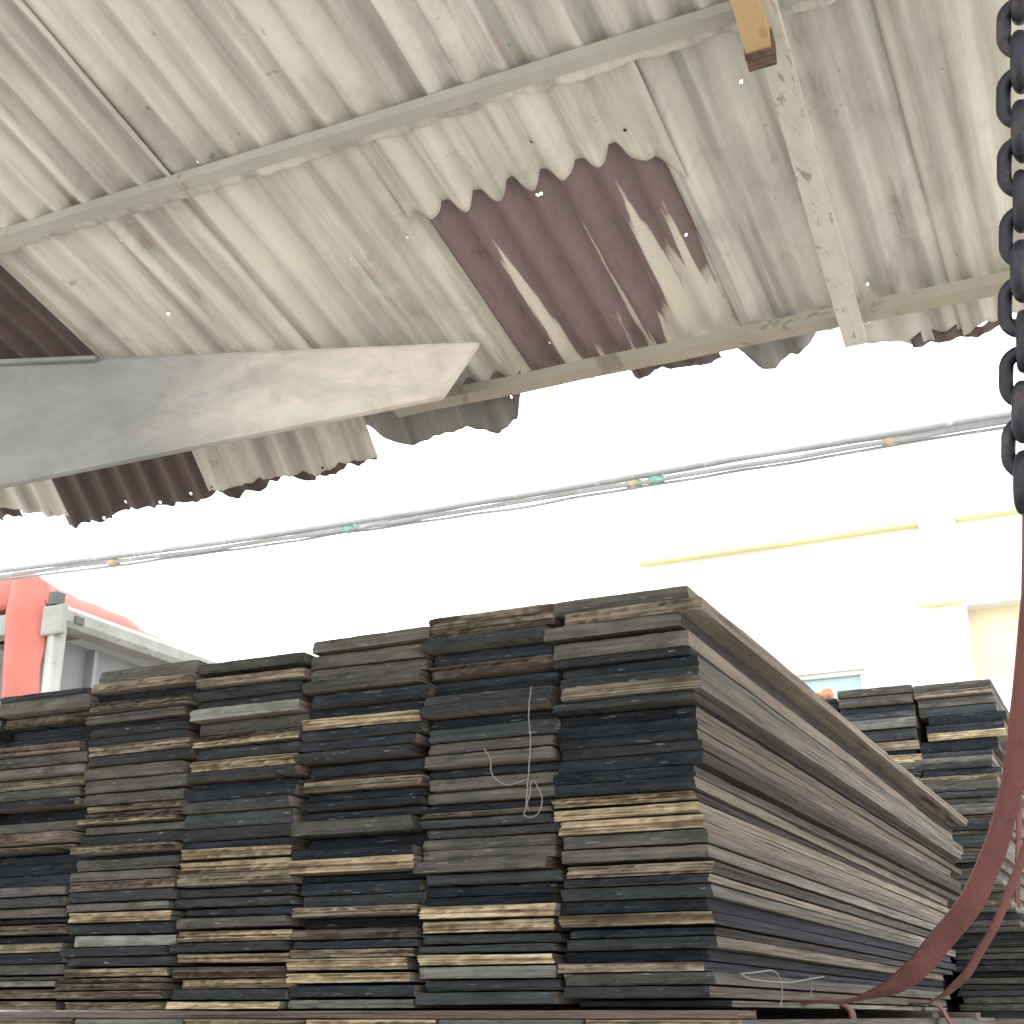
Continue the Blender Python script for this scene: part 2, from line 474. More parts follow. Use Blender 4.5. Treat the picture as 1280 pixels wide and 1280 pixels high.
# tarpaulin: a top sheet sagging over the frame and one strip hanging down in front
tv, tf = [], []
NX, NY = 26, 34
def tarp_top(u, v):
    x = QX - 2.4 + u * (2.34 - .04 * v)
    y = QY - .02 + v * 1.75
    z = QZ + .075 + .33 * (1 - u ** 40) * (1 - .9 * v) - .10 * u * (1 - v)
    z += .035 * noise.noise((x * 3.0, y * 2.2, 0)) + .022 * noise.noise((x * 9, y * 7, 3)) - .012 * abs(noise.noise((x * 4 + y * 6, y * 3, 9)))
    return (x, y, z)
for j in range(NY + 1):
    for i in range(NX + 1): tv.append(tarp_top(i / NX, j / NY))
for j in range(NY):
    for i in range(NX): tf.append((j * (NX + 1) + i, j * (NX + 1) + i + 1, (j + 1) * (NX + 1) + i + 1, (j + 1) * (NX + 1) + i))
LN = 6
lb = len(tv)
for j in range(LN + 1):
    for i in range(NX + 1):
        x, y, z = tarp_top(i / NX, 0)
        zb_ = QZ + .10 + .03 * noise.noise((x * 4, 2, 5))
        tv.append((x, y - .02 * math.sin(j / LN * 3), z + (zb_ - z) * j / LN))
for j in range(LN):
    for i in range(NX): tf.append(tuple(lb + k for k in (j * (NX + 1) + i, j * (NX + 1) + i + 1, (j + 1) * (NX + 1) + i + 1, (j + 1) * (NX + 1) + i)))
base = len(tv)
HX0, HX1 = at_y(11, 800, QY - .1).x, at_y(57, 800, QY - .1).x
N1, N2 = 12, 30
for j in range(N2 + 1):
    s = j / N2
    for i in range(N1 + 1):
        u = i / N1
        flare = .03 * max(0, 1 - s / .16) ** 2
        x = HX0 - flare + (HX1 - HX0 + flare) * u + .2 * (s - .3)
        y = QY - .045 - .06 * min(1, s * 6) - .02 * math.sin(u * 5 + s * 3) + .012 * noise.noise((x * 6, s * 7, 1))
        top = tarp_top(min(1, max(0, (x - QX + 2.4) / 2.34)), 0)[2]
        z = top - s * 1.55 + .01 * noise.noise((x * 5, s * 5, 8))
        tv.append((x, y, z))
for j in range(N2):
    for i in range(N1): tf.append(tuple(base + k for k in (j * (N1 + 1) + i, j * (N1 + 1) + i + 1, (j + 1) * (N1 + 1) + i + 1, (j + 1) * (N1 + 1) + i)))
tp = mesh_obj("tarpaulin", tv, tf, M_TARP, None, True)
sm = tp.modifiers.new("thick", 'SOLIDIFY'); sm.thickness = .006
tag(tp, "faded red tarpaulin draped over the white steel frame with a strip hanging down", "tarpaulin")

# ------------------------------------------------------------------ overhead cables
cab = empty("overhead_cable", (-2, 5, 3.8))
tag(cab, "sagging bundle of grey overhead cables strung across the white sky", "cable")
P = [at_y(-200, 744, 5), at_y(0, 716, 5), at_y(250, 684, 5), at_y(450, 654, 5), at_y(640, 624, 5), at_y(820, 594, 5), at_y(1050, 556, 5), at_y(1265, 521, 5), at_y(1500, 486, 5)]
P = [P[0] + (P[0] - P[1]) * 4] + P + [P[-1] + (P[-1] - P[-2]) * 5]
main = smooth_path(P, 14)
for k, (rad, off, amp, sd_) in enumerate(((.014, 0, .004, 1), (.011, -.022, .010, 2), (.007, -.036, .014, 3), (.008, .014, .010, 4))):
    pts = []
    for i, p in enumerate(main):
        a = amp * (noise.noise((p.x * 1.1, sd_ * 5.3, 0)) + .4 * noise.noise((p.x * 4.1, sd_ * 3.3, 0)))
        pts.append(p + Vector((0, .02 * (k - 1.5), off + a)))
    b = MB(); b.tube(pts, rad, 8); b.build("cable_strand", M_CABLE, cab, True)
for px_, mt in ((820, M_TIEG), (792, M_TIET), (442, M_TIEG), (148, M_TIET), (1108, M_TIET)):
    q = min(main, key=lambda v: abs((v - EYEP).dot(right) / (v - EYEP).dot(fwd) * F_PX + 640 - px_))
    i = main.index(q); d = (main[i + 1] - main[i - 1]).normalized()
    b = MB(); b.tube([q - d * .03 + Vector((0, 0, -.012)), q + Vector((0, 0, -.014)), q + d * .03 + Vector((0, 0, -.012))], [.024, .028, .023], 10)
    b.build("cable_tie", mt, cab, True)

# ------------------------------------------------------------------ shed roof
shed = empty("shed_roof", (-1, 2.5, 0))
tag(shed, "patched corrugated iron shed roof with ragged rusty eave overhead", "roof", kind="thing")
PITCH_W, AMP = 0.074, 0.0115
def at_droop(x, y):                      # on the bent-down ends of the sheets beyond the last purlin
    d = ray(x, y); return EYEP + d * ((3.0 - EYE + 2.56) / (d.z + d.y))
HOLES = [at_droop(*q) for q in ((83, 652), (128, 655), (157, 641), (200, 636), (203, 639), (236, 627), (263, 618), (402, 586), (640, 512))] + [at_roof(*q) for q in ((335, 218), (148, 302), (152, 309), (212, 393), (437, 330), (666, 187), (674, 246), (677, 249), (779, 148), (928, 104), (1083, 363), (1087, 410), (720, 478), (688, 440), (505, 300), (590, 215), (250, 205), (860, 300))]
def interp(tab, x):
    if x <= tab[0][0]: return tab[0][1]
    for (a, b), (c_, d) in zip(tab, tab[1:]):
        if x <= c_: return b + (d - b) * (x - a) / (c_ - a)
    return tab[-1][1]
def sheet(x0, x1, y0, eave, mat, dz=0.0, rag=0.006, seed=0, curl=0.0, curl_from=2.58, label=None, tilt=0.0, step=.02, flat=1.0, crumple=0.0, scallop=0.0, droop=0.0):
    nx = max(4, int((x1 - x0) / (PITCH_W / 10))); 
    ymax = max(e[1] for e in eave) if isinstance(eave, list) else eave
    ny = max(4, int((ymax - y0) / step))
    vs, fs = [], []
    for j in range(ny + 1):
        for i in range(nx + 1):
            x = x0 + (x1 - x0) * i / nx
            ye = interp(eave, x) if isinstance(eave, list) else eave
            if rag:
                n1 = noise.noise((x * 15, seed * 7.1, .3)); n2 = noise.noise((x * 52, seed * 3.7, 2.2))
                ye += rag * (n1 * 2.3 + n2 * 1.3) + rag * 1.1 * math.cos(2 * math.pi * x / PITCH_W)
                if scallop:
                    lb_ = max(0.0, (.45 - math.cos(2 * math.pi * x / PITCH_W)) / 1.45) ** .45
                    ye += scallop * (2 * lb_ - 1) * (1 + .6 * noise.noise((x * 9, seed, 4)))
            v = j / ny
            y = y0 + (ye - y0) * v
            z = roof_z(y) + dz + tilt * (x - x0) + AMP * flat * math.cos(2 * math.pi * x / PITCH_W)
            z += .004 * noise.noise((x * 2.1, y * 1.6, seed * 9.0)) + .0012 * noise.noise((x * 9, y * 7, seed))
            if crumple and y > curl_from:
                k = (y - curl_from) / .14
                z += crumple * k * (noise.noise((x * 11, y * 13, seed)) + .5 * noise.noise((x * 27, y * 25, seed)))
            if droop and y > 2.562: z -= droop * (y - 2.562) * min(1.0, (y - 2.562) / .012)
            if curl and y > curl_from: z -= curl * (y - curl_from) ** 1.5
            vs.append((x, y, z))
    kill = set()
    for h in HOLES:
        if x0 < h.x < x1 and y0 < h.y < ymax + .02:
            i = int((h.x - x0) / (x1 - x0) * nx)
            ye = interp(eave, h.x) if isinstance(eave, list) else eave
            j = int((h.y - y0) / (ye - y0) * ny)
            kill.add((i, j))
    for j in range(ny):
        for i in range(nx):
            a = j * (nx + 1) + i
            if (i, j) in kill:           # a rusted-through nail hole: an uneven ring left of the cell
                k = len(vs); A, B, C_, D = (Vector(vs[q]) for q in (a, a + 1, a + nx + 2, a + nx + 1))
                cc = (A + B + C_ + D) / 4
                corners = [A, (A + B) / 2, B, (B + C_) / 2, C_, (C_ + D) / 2, D, (D + A) / 2]
                ring = []
                for q in range(8):
                    d = corners[q] - cc
                    d = d.normalized() * .0042 * (1 + .25 * noise.noise((q * 1.7, h.x * 9, seed)))
                    ring.append(cc + d)
                vs += [tuple(q) for q in corners] + [tuple(q) for q in ring]
                for q in range(8): fs.append((k + q, k + (q + 1) % 8, k + 8 + (q + 1) % 8, k + 8 + q))
                continue
            fs.append((a, a + 1, a + nx + 2, a + nx + 1))
    o = mesh_obj("roofing_sheet", vs, fs, mat, shed, True)
    s = o.modifiers.new("thick", 'SOLIDIFY'); s.thickness = .0012; s.offset = 0
    if label: o["label"] = label
    return o
UPY = 1.78
# sheets upslope of the upper purlin
up_x = [-5.2, -4.45, -3.70, -2.98, -2.30, -1.62, -0.98, -0.30, .40, 1.1, 1.8, 2.5]
for i in range(len(up_x) - 1):
    x0, x1 = up_x[i], up_x[i + 1]
    sheet(x0 - .03, x1 + .03, -2.6, UPY + .05, M_CREAM if i % 3 else M_GREY, dz=.004 * (i % 2) + (-.004 if i == 4 else 0), rag=.002, seed=i + 20, step=.06 if x1 < -2.5 or x0 > .3 else .025)
# sheets between the purlins and out to the eave
sheet(-5.2, -2.63, UPY + .014, [(-5.2, 2.63), (-2.853, 2.615), (-2.777, 2.633), (-2.70, 2.662), (-2.63, 2.668)], M_CREAM, dz=.012, rag=.005, seed=1, droop=.767, step=.012)
sheet(-2.66, -2.145, UPY + .014, [(-2.66, 2.690), (-2.588, 2.695), (-2.465, 2.681), (-2.327, 2.679), (-2.222, 2.684), (-2.145, 2.682)], M_RUST, dz=.016, rag=.0065, seed=2, droop=.767, step=.012, label="maroon rusted roofing sheet")
sheet(-2.158, -1.635, UPY + .014, [(-2.158, 2.668), (-2.05, 2.661), (-1.955, 2.664), (-1.811, 2.668), (-1.734, 2.660), (-1.635, 2.662)], M_CREAM, dz=.008, rag=.006, seed=3, droop=.767, step=.012)
sheet(-1.66, -1.175, UPY + .014, [(-1.66, 2.60), (-1.175, 2.585)], M_CREAM, dz=.016, rag=.004, seed=4)
sheet(-1.648, -1.197, 2.548, [(-1.648, 2.612), (-1.60, 2.645), (-1.555, 2.664), (-1.464, 2.661), (-1.373, 2.655), (-1.297, 2.674), (-1.24, 2.652), (-1.205, 2.60), (-1.197, 2.575)], M_TORN, dz=.024, rag=.0035, seed=5, droop=.767, step=.008, crumple=.02, flat=.6, label="torn grey roofing sheet curling down at the eave")
# the long white sheet whose end stops short over the rusted one
sheet(-1.20, -0.63, UPY + .014, [(-1.20, 2.045), (-0.95, 2.035), (-0.70, 2.02), (-.66, 2.10), (-.63, 2.10)], M_CREAM, dz=.000, rag=.006, seed=6, scallop=.017)
sheet(-1.19, -.625, 1.95, [(-1.19, 2.60), (-1.14, 2.60), (-1.05, 2.655), (-.93, 2.615), (-.87, 2.65), (-.76, 2.60), (-.625, 2.61)], M_RUSTSTREAK, dz=.017, rag=.010, seed=7, label="rusted maroon roofing sheet with streaks of old paint")
sheet(-.665, -.40, UPY + .014, [(-.665, 2.60), (-.66, 2.61), (-.40, 2.64)], M_GREY, dz=.008, rag=.009, seed=8)
sheet(-.715, -.49, 2.548, [(-.715, 2.60), (-.66, 2.70), (-.62, 2.705), (-.54, 2.665), (-.49, 2.63)], M_TORN, dz=.022, rag=.006, seed=9, curl=.6, crumple=.03, label="small crumpled grey sheet hanging at the eave")
sheet(-.43, -.20, UPY + .014, [(-.43, 2.705), (-.316, 2.74), (-.20, 2.725)], M_GREY, dz=.014, rag=.008, seed=10, flat=.7)
sheet(-.225, .5, UPY + .014, [(-.225, 2.725), (-.148, 2.715), (.5, 2.73)], M_CREAM, dz=.006, rag=.012, seed=11, flat=.7)
sheet(.48, 2.5, UPY + .014, [(.48, 2.72), (2.5, 2.73)], M_CREAM, dz=.014, rag=.010, seed=12)
# rust nibbled eave strips
for (xa, xb, ya, yb, sd_) in ((-2.13, -1.64, 2.645, 2.676, 41), (-.33, -.02, 2.712, 2.748, 42), (-.95, -.74, 2.605, 2.662, 43), (-3.1, -2.80, 2.60, 2.640, 44)):
    sheet(xa, xb, ya, yb, M_RUST, dz=.013, rag=.009, seed=sd_, step=.008, droop=.767 if xa < -1.5 else 0.0, label="strip of rusted sheet along the eave")

def purlin(Y, h, wd, mat, x0=-5.2, x1=2.5):
    b = MB(); n = 40; top = -AMP - .004
    zc = roof_z(Y)
    prof = [(-wd / 2, -h), (wd / 2, -h), (wd / 2, 0), (-wd / 2, 0)]
    dirx = Vector((1, 0, 0)); slope = Vector((0, 1, -ROOF_T)).normalized(); nrm = Vector((0, ROOF_T, 1)).normalized()
    pts = [Vector((x0 + (x1 - x0) * i / n, Y + .003 * noise.noise((i * .4, Y, 0)), zc + top + .003 * noise.noise((i * .5, Y, 5)))) for i in range(n + 1)]
    vs = [p + slope * a + nrm * c_ for p in pts for a, c_ in prof]
    fs = [(i * 4 + j, i * 4 + (j + 1) % 4, i * 4 + 4 + (j + 1) % 4, i * 4 + 4 + j) for i in range(n) for j in range(4)] + [(3, 2, 1, 0), tuple(n * 4 + j for j in range(4))]
    b.add(vs, fs)
    return b.build("purlin", mat, shed)
purlin(UPY, .026, .026, M_PURLIN)
sheet(-5.2, 2.5, UPY + .006, 1.828, M_CREAM, dz=-AMP - .002, rag=.003, seed=51, flat=.12, label='flat strip lapping the sheet joint below the purlin')
purlin(2.555, .028, .036, M_PURLIN2, -1.52)
purlin(.55, .040, .036, M_PURLIN)
purlin(-.9, .040, .036, M_PURLIN)
purlin(-2.3, .040, .036, M_PURLIN)
# flaking white rafter under the purlins
def sloped_bar(xa, ya, xb, yb, wd, h, drop, mat, name="rafter", wob=.002, seed=0):
    n = 36; b = MB(); vs = []
    for i in range(n + 1):
        t = i / n; x = xa + (xb - xa) * t; y = ya + (yb - ya) * t
        for sx, sz in ((-1, -1), (1, -1), (1, 0), (-1, 0)):
            vs.append((x + sx * wd / 2 + wob * noise.noise((t * 9, sx * 3, seed)), y, roof_z(y) - drop + sz * h + wob * noise.noise((t * 9, sz * 3 + sx, seed + 4))))
    fs = [(i * 4 + j, i * 4 + (j + 1) % 4, i * 4 + 4 + (j + 1) % 4, i * 4 + 4 + j) for i in range(n) for j in range(4)] + [(3, 2, 1, 0), tuple(n * 4 + j for j in range(4))]
    b.add(vs, fs)
    return b.build(name, mat, shed)
DR = .058
ra, rb_ = at_roof(955, 20, DR + .03), at_roof(1070, 432, DR + .03)
sloped_bar(ra.x + (ra.x - rb_.x) * 4 / 1, -2.5, rb_.x, rb_.y, .040, .034, DR, M_RAFTER) if False else None
kx = (rb_.x - ra.x) / (rb_.y - ra.y)
sloped_bar(ra.x - kx * (ra.y - 1.2), 1.2, rb_.x, rb_.y, .046, .030, DR, M_RAFTER, seed=3)["label"] = "flaking white rafter"
oa, ob = at_roof(920, -40, DR + .07), at_roof(948, 62, DR + .07)
sloped_bar(oa.x - (ob.x - oa.x) / (ob.y - oa.y) * (oa.y + 2.2), -2.2, ob.x, ob.y, .042, .038, DR + .033, M_WOODNEW, "timber_brace", seed=5)["label"] = "fresh orange timber brace with a burnt end"
dx_, dy_ = ob.x - oa.x, ob.y - oa.y
sloped_bar(ob.x, ob.y, ob.x + dx_ * .22, ob.y + dy_ * .22, .046, .040, DR + .034, M_BURNT, "charred_end", seed=6)["label"] = "dark charred timber end"
# tapered beam
A, B = at_roof(-330, 470, .02), at_roof(612, 424, .02)
A0, B0 = at_roof(0, 451, .02), at_roof(600, 425, .02)
pl = Vector((B0.y - A0.y, -(B0.x - A0.x), 0)).normalized()
def on_plane(x, y):
    d = ray(x, y); return EYEP + d * (pl.dot(A0 - EYEP) / pl.dot(d))
dirv = (B0 - A0)
TL = A0 - dirv * 1.6
bl0, bl1 = on_plane(0, 607), on_plane(552, 496)
BL = bl0 - (bl1 - bl0) * 1.6
front = [TL, A0, A0.lerp(B0, .5), B0, bl1, bl0.lerp(bl1, .5), bl0, BL]
thick = pl * -.026 if pl.y < 0 else pl * .026
bmb = MB()
n8 = len(front)
vs = front + [p + thick for p in front]
bmb.add(vs, [tuple(range(n8))[::-1], tuple(range(n8, 2 * n8))] + [(i, (i + 1) % n8, n8 + (i + 1) % n8, n8 + i) for i in range(n8)])
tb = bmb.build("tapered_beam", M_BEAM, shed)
bv = tb.modifiers.new("bev", 'BEVEL'); bv.width = .010; bv.segments = 2
fl = MB(); off = pl * (.012 if pl.y < 0 else -.012)
fl.prism([(.007, 0), (.018, 0), (.018, -.010), (.007, -.010)], TL + Vector((0, 0, -.002)), A0.lerp(B0, .22) + Vector((0, 0, -.006)), pl * (1 if pl.y < 0 else -1), (0, 0, 1))
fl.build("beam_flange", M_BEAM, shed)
for x in (2.3, -5.0):
    for y in (2.53, -2.3):
        b = MB(); b.tube([(x, y, 0), (x, y, roof_z(y) - .05)], .05, 16); b.build("post", M_POST, shed, True)

# ------------------------------------------------------------------ planks
Y0, COLW, XR = 2.038, 0.2525, -0.636
def plank_mesh(name, wd, L, th, seed, tone, ends, sides):
    nx, nz = 22, 5
    r = random.Random(seed)
    ply = tone in 'PTB'
    hx, hz = wd / 2, th / 2
    if ply: nz = 7
    ridges = [0] + [-(r.uniform(.002, .007) if ply else r.uniform(0, .0022)) * (k % 2) for k in range(1, nz)] + [0]
    sk = r.uniform(-.004, .004)
    def endy(u, k):
        n1 = noise.noise((u * 5 + seed * 3.1, k * .7, 0)); n2 = noise.noise((u * 24 + seed, k * 1.9, 7))
        y = .0028 * n1 + .0016 * n2 + sk * (u - .5) - ridges[k] * (.6 + n2)
        if k in (0, nz): y += .0015 + .002 * abs(n2)
        if u < .01 or u > .99: y += .003 + .003 * abs(n1)
        return y
    def edge(x, y, z):
        zz = z + .0008 * noise.noise((x * 5 + seed, y * 1.3, (1 if z > 0 else -1) * 3)) + (.0006 * noise.noise((x * 33, y * 21, z * 99 + seed)) - (.0006 if z > 0 else -.0006))
        xx = x
        if abs(x) > hx - 1e-4: xx += (.0045 * noise.noise((y * 1.1, z * 70, seed * 2.3)) + .0028 * noise.noise((y * 8, z * 300, seed)) ) * 1.0
        return xx, zz
    vs, fs, mi = [], [], []
    for k in range(nz + 1):
        for i in range(nx + 1):
            u = i / nx; x = -hx + wd * u; z = -hz + th * k / nz
            y = endy(u, k); xx, zz = edge(x, 0, z) if (k in (0, nz) or i in (0, nx)) else (x, z)
            vs.append((xx, y, zz))
    for k in range(nz):
        for i in range(nx):
            a = k * (nx + 1) + i; fs.append((a, a + 1, a + nx + 2, a + nx + 1)); mi.append(0)
    loop = [(i, 0) for i in range(0, nx + 1, 1)] + [(nx, k) for k in range(1, nz + 1)] + [(i, nz) for i in range(nx - 1, -1, -1)] + [(0, k) for k in range(nz - 1, 0, -1)]
    st = [0, .012, .05, .12] + [.12 + (L - .12) * (q / 26) for q in range(1, 27)]
    base = len(vs); n = len(loop)
    for q, s in enumerate(st):
        for (i, k) in loop:
            u = i / nx; x = -hx + wd * u; z = -hz + th * k / nz
            if q == 0: vs.append(vs[k * (nx + 1) + i]); continue
            xx, zz = edge(x, s, z)
            vs.append((xx, s + (.004 * noise.noise((u * 6, k, seed + 9)) if q == len(st) - 1 else 0), zz))
    for q in range(len(st) - 1):
        for j in range(n):
            j2 = (j + 1) % n
            fs.append((base + q * n + j, base + q * n + n + j, base + q * n + n + j2, base + q * n + j2)); mi.append(1)
    last = base + (len(st) - 1) * n
    fs.append(tuple(last + j for j in range(n))); mi.append(0)
    return mesh_obj("plank", vs, fs, [ENDS[ends], SIDES[sides]], None, False, mi)
def ordinal(n):
    return "%d%s" % (n, "th" if 10 <= n % 100 <= 20 else {1: "st", 2: "nd", 3: "rd"}.get(n % 10, "th"))

def crop(y0, k, *rows): return [(y0 + a * k, y0 + b * k, t) for a, b, t in rows]
T7 = .21875
COLS = {}
COLS[0] = (780, crop(720, T7, (90, 175, 'G'), (175, 250, 'T'), (250, 330, 'G'), (340, 435, 'G'), (435, 485, 'D'), (485, 560, 'K'), (560, 625, 'D'), (625, 700, 'T'), (700, 752, 'D'), (752, 825, 'K'), (825, 897, 'K'), (897, 960, 'K'), (960, 1022, 'D'), (1022, 1100, 'K'), (1100, 1166, 'K'), (1166, 1236, 'K'))
    + crop(1000, T7, (-32, 33, 'P'), (36, 100, 'P'), (103, 186, 'P'), (188, 266, 'G'), (266, 350, 'G'), (362, 437, 'T'), (438, 494, 'K'), (494, 570, 'D'), (570, 644, 'K'), (648, 726, 'P'), (732, 785, 'K'), (785, 856, 'D'), (856, 924, 'K'), (928, 986, 'T'), (986, 1062, 'G'), (1062, 1136, 'D'), (1142, 1185, 'K')))
T5 = .2109
COLS[1] = (606, crop(740, T5, (103, 170, 'T'), (170, 236, 'T'), (240, 316, 'D'), (316, 392, 'K'), (394, 472, 'B'), (475, 533, 'K'), (533, 588, 'K'), (588, 652, 'D'), (652, 712, 'D'), (715, 778, 'K'), (780, 862, 'D'), (868, 940, 'G'), (940, 1012, 'G'), (1016, 1072, 'K'), (1080, 1152, 'G'), (1152, 1226, 'G'))
    + crop(1010, T5, (-36, 10, 'K'), (12, 46, 'T'), (46, 102, 'D'), (102, 162, 'D'), (162, 232, 'G'), (232, 304, 'G'), (304, 374, 'G'), (374, 450, 'D'), (450, 512, 'K'), (512, 572, 'K'), (576, 652, 'P'), (655, 738, 'P'), (740, 802, 'D'), (804, 860, 'D'), (864, 932, 'P'), (934, 1012, 'L'), (1014, 1086, 'D'), (1088, 1168, 'D')))
T3 = .1953
COLS[2] = (447, crop(780, T3, (68, 148, 'G'), (150, 246, 'G'), (256, 330, 'G'), (330, 414, 'G'), (418, 508, 'K'), (510, 588, 'K'), (588, 662, 'P'), (664, 724, 'K'), (726, 788, 'K'), (790, 868, 'D'), (870, 952, 'K'), (954, 984, 'B'), (984, 1056, 'T'), (1058, 1112, 'K'), (1112, 1176, 'K'), (1178, 1240, 'K'), (1242, 1338, 'G'))
    + crop(1030, T3, (62, 150, 'K'), (152, 214, 'K'), (216, 312, 'P'), (314, 358, 'K'), (360, 440, 'K'), (444, 524, 'D'), (528, 592, 'T'), (594, 660, 'K'), (662, 736, 'B'), (738, 792, 'K'), (794, 852, 'T'), (853, 937, 'P'), (945, 1022, 'P'), (1028, 1108, 'K'), (1116, 1202, 'L')))
COLS[3] = (300, crop(780, T3, (218, 290, 'G'), (290, 322, 'K'), (322, 390, 'T'), (394, 462, 'D'), (464, 520, 'D'), (520, 598, 'L'), (600, 684, 'G'), (688, 728, 'B'), (728, 770, 'P'), (772, 846, 'D'), (850, 924, 'P'), (928, 990, 'D'), (992, 1046, 'K'), (1048, 1120, 'K'), (1122, 1190, 'D'), (1194, 1290, 'D'))
    + crop(1030, T3, (14, 92, 'D'), (94, 146, 'K'), (148, 216, 'P'), (218, 304, 'P'), (310, 388, 'T'), (392, 460, 'D'), (460, 526, 'D'), (528, 582, 'K'), (586, 664, 'G'), (676, 750, 'P'), (752, 816, 'D'), (818, 892, 'P'), (908, 984, 'B'), (985, 1054, 'P'), (1055, 1126, 'D'), (1132, 1196, 'P')))
T1 = .1797
T2 = .1875
COLS[4] = (172, crop(820, T1, (72, 164, 'G'), (165, 232, 'T'), (234, 288, 'K'), (290, 332, 'B'), (333, 380, 'T'), (380, 442, 'G'), (444, 470, 'K'), (470, 532, 'D'), (532, 594, 'D'), (598, 674, 'T'), (676, 748, 'D'), (748, 834, 'G'), (838, 928, 'G'), (940, 1016, 'G'), (1018, 1064, 'T'), (1066, 1112, 'B'), (1113, 1152, 'P'), (1153, 1222, 'G'))
    + crop(1040, T2, (4, 76, 'D'), (78, 132, 'T'), (134, 158, 'K'), (160, 240, 'G'), (246, 320, 'G'), (320, 384, 'B'), (386, 458, 'D'), (460, 526, 'G'), (528, 598, 'P'), (600, 676, 'D'), (684, 760, 'L'), (762, 824, 'D'), (824, 894, 'D'), (898, 968, 'P'), (970, 1004, 'T'), (1005, 1056, 'B'), (1058, 1116, 'T'), (1128, 1196, 'P')))
COLS[5] = (54, crop(820, T1, (250, 306, 'D'), (308, 396, 'G'), (398, 468, 'T'), (470, 540, 'K'), (542, 612, 'K'), (616, 686, 'B'), (688, 764, 'G'), (766, 838, 'G'), (840, 912, 'T'), (920, 992, 'G'), (995, 1058, 'K'), (1060, 1150, 'K'), (1154, 1226, 'G'))
    + crop(1040, T2, (6, 82, 'B'), (84, 124, 'T'), (136, 206, 'K'), (206, 276, 'K'), (276, 352, 'K'), (356, 430, 'G'), (432, 498, 'D'), (500, 572, 'G'), (574, 608, 'K'), (610, 684, 'B'), (686, 738, 'K'), (740, 806, 'T'), (808, 876, 'K'), (878, 950, 'G'), (958, 990, 'G'), (992, 1034, 'L'), (1042, 1118, 'T'), (1126, 1198, 'T')))
PLACE = ["in the corner column whose long sides show", "in the column with the hanging twine", "in the column just left of the twine column",
         "in the column right of the white rail column", "in the column under the peeling white rail", "in the column under the red tarpaulin"]
FRONT = "planks of the large front stack"
SIDE_C6 = "ttdtdgtgdtttbdgtdttbgdtgkkdtkkgtgk"
DX0 = (-.004, .022, -.010, -.006, .003, .007, .014, .020, .008, -.004, -.004, 0, .005, .012, -.006, -.004, .002, -.002, .007, .012, .008, .020, .016, .012, .012, .020, .022, .016, .0, .006, .010, .008, .022)
nseed = 0
zb0 = at_y(500, 1263, Y0).z
for ci, (xc, rows) in COLS.items():
    X = XR - COLW * (ci + .5)
    for n_, (ya, yb, tone) in enumerate(rows):
        nseed += 1
        dx, dy = rnd.gauss(0, .006), rnd.gauss(0, .010)
        if tone == 'K': dy += rnd.choice((.006, .012, .03))
        if tone in 'PT': dy -= .004
        if yb - ya < 8: dy += .012 if tone == 'K' else 0
        if ci == 0:
            dx = DX0[n_] - .003 + rnd.gauss(0, .0015) - (.006 if SIDE_C6[n_] in 'dk' else 0) if n_ < len(DX0) else rnd.gauss(.006, .006)
        za, zb = at_y(xc, ya, Y0).z, at_y(xc, yb, Y0).z
        zb = max(zb, zb0 + .0015)
        th = max(.006, za - zb - rnd.choice((.0008, .001, .0016, .0032)))
        L = 2.96 + rnd.gauss(0, .03)
        if ci == 0:
            f = n_ / len(rows)
            L = (2.90, 2.97, 3.0, 2.93, 2.9, 2.92, 2.84, 2.8, 2.78)[n_] if n_ < 9 else 2.82 - .95 * max(0, f - .28) + rnd.gauss(0, .09)
        sd = SIDE_C6[n_] if ci == 0 and n_ < len(SIDE_C6) else rnd.choice("ttgb")
        o = plank_mesh("plank", .243 + rnd.gauss(0, .0035), L, th, nseed, tone, tone, sd)
        o.location = (X + dx, Y0 + dy, (za + zb) / 2)
        o.rotation_euler = (0, rnd.gauss(0, .0022), rnd.gauss(0, .0042 if ci == 0 else .003))
        pos = "topmost" if n_ == 0 else "lowest" if n_ == len(rows) - 1 else ordinal(n_ + 1) + " from the top"
        tag(o, f"{LOOK[tone]} plank, {pos} {PLACE[ci]}", "plank", FRONT)
# bearers laid across under the bundle
def bearer(y, z, x0, x1, th, lab, tone, depth=.10):
    global nseed
    nseed += 1
    o = plank_mesh("bearer", depth, x1 - x0, th, nseed, tone, tone, 'b')
    o.name = "bearer"; o.data.name = "bearer"
    o.rotation_euler = (0, 0, -math.pi / 2)
    o.location = (x0, y, z)
    return tag(o, lab, "plank", "bearers under the front stack")
zb0 = at_y(500, 1263, Y0).z
bearer(Y0 + .05, zb0 - .0065, -2.62, -.60, .0128, "thin brown bearer lying across under the ends of the front stack", "B")
bearer(Y0 + 1.7, zb0 - .006, -2.62, -.585, .0162, "thin bearer lying across under the middle of the front stack", "B")
bearer(Y0 + 2.5, zb0 - .006, -2.62, -.585, .0162, "thin bearer lying across under the far end of the front stack", "B")
# lower bundle: its top layers, then the rest of it as one mass
LOWT = "PGPTLT"
for ci in range(6):
    for layer in range(2):
        nseed += 1
        tone = "PDTGLB"[(ci * 2 + layer * 3) % 6] if layer else LOWT[ci]
        X = XR + .045 - COLW * (ci + .5)
        o = plank_mesh("plank", .247, 2.9 + rnd.gauss(0, .05), .021, nseed, tone, tone, 'g')
        o.location = (X, Y0 + rnd.gauss(-.004, .006), zb0 - .0240 - .0225 * layer)
        tag(o, f"{LOOK[tone]} plank, {'first' if layer == 0 else 'second'} below the bearer {PLACE[ci]}", "plank", "planks of the lower front bundle")

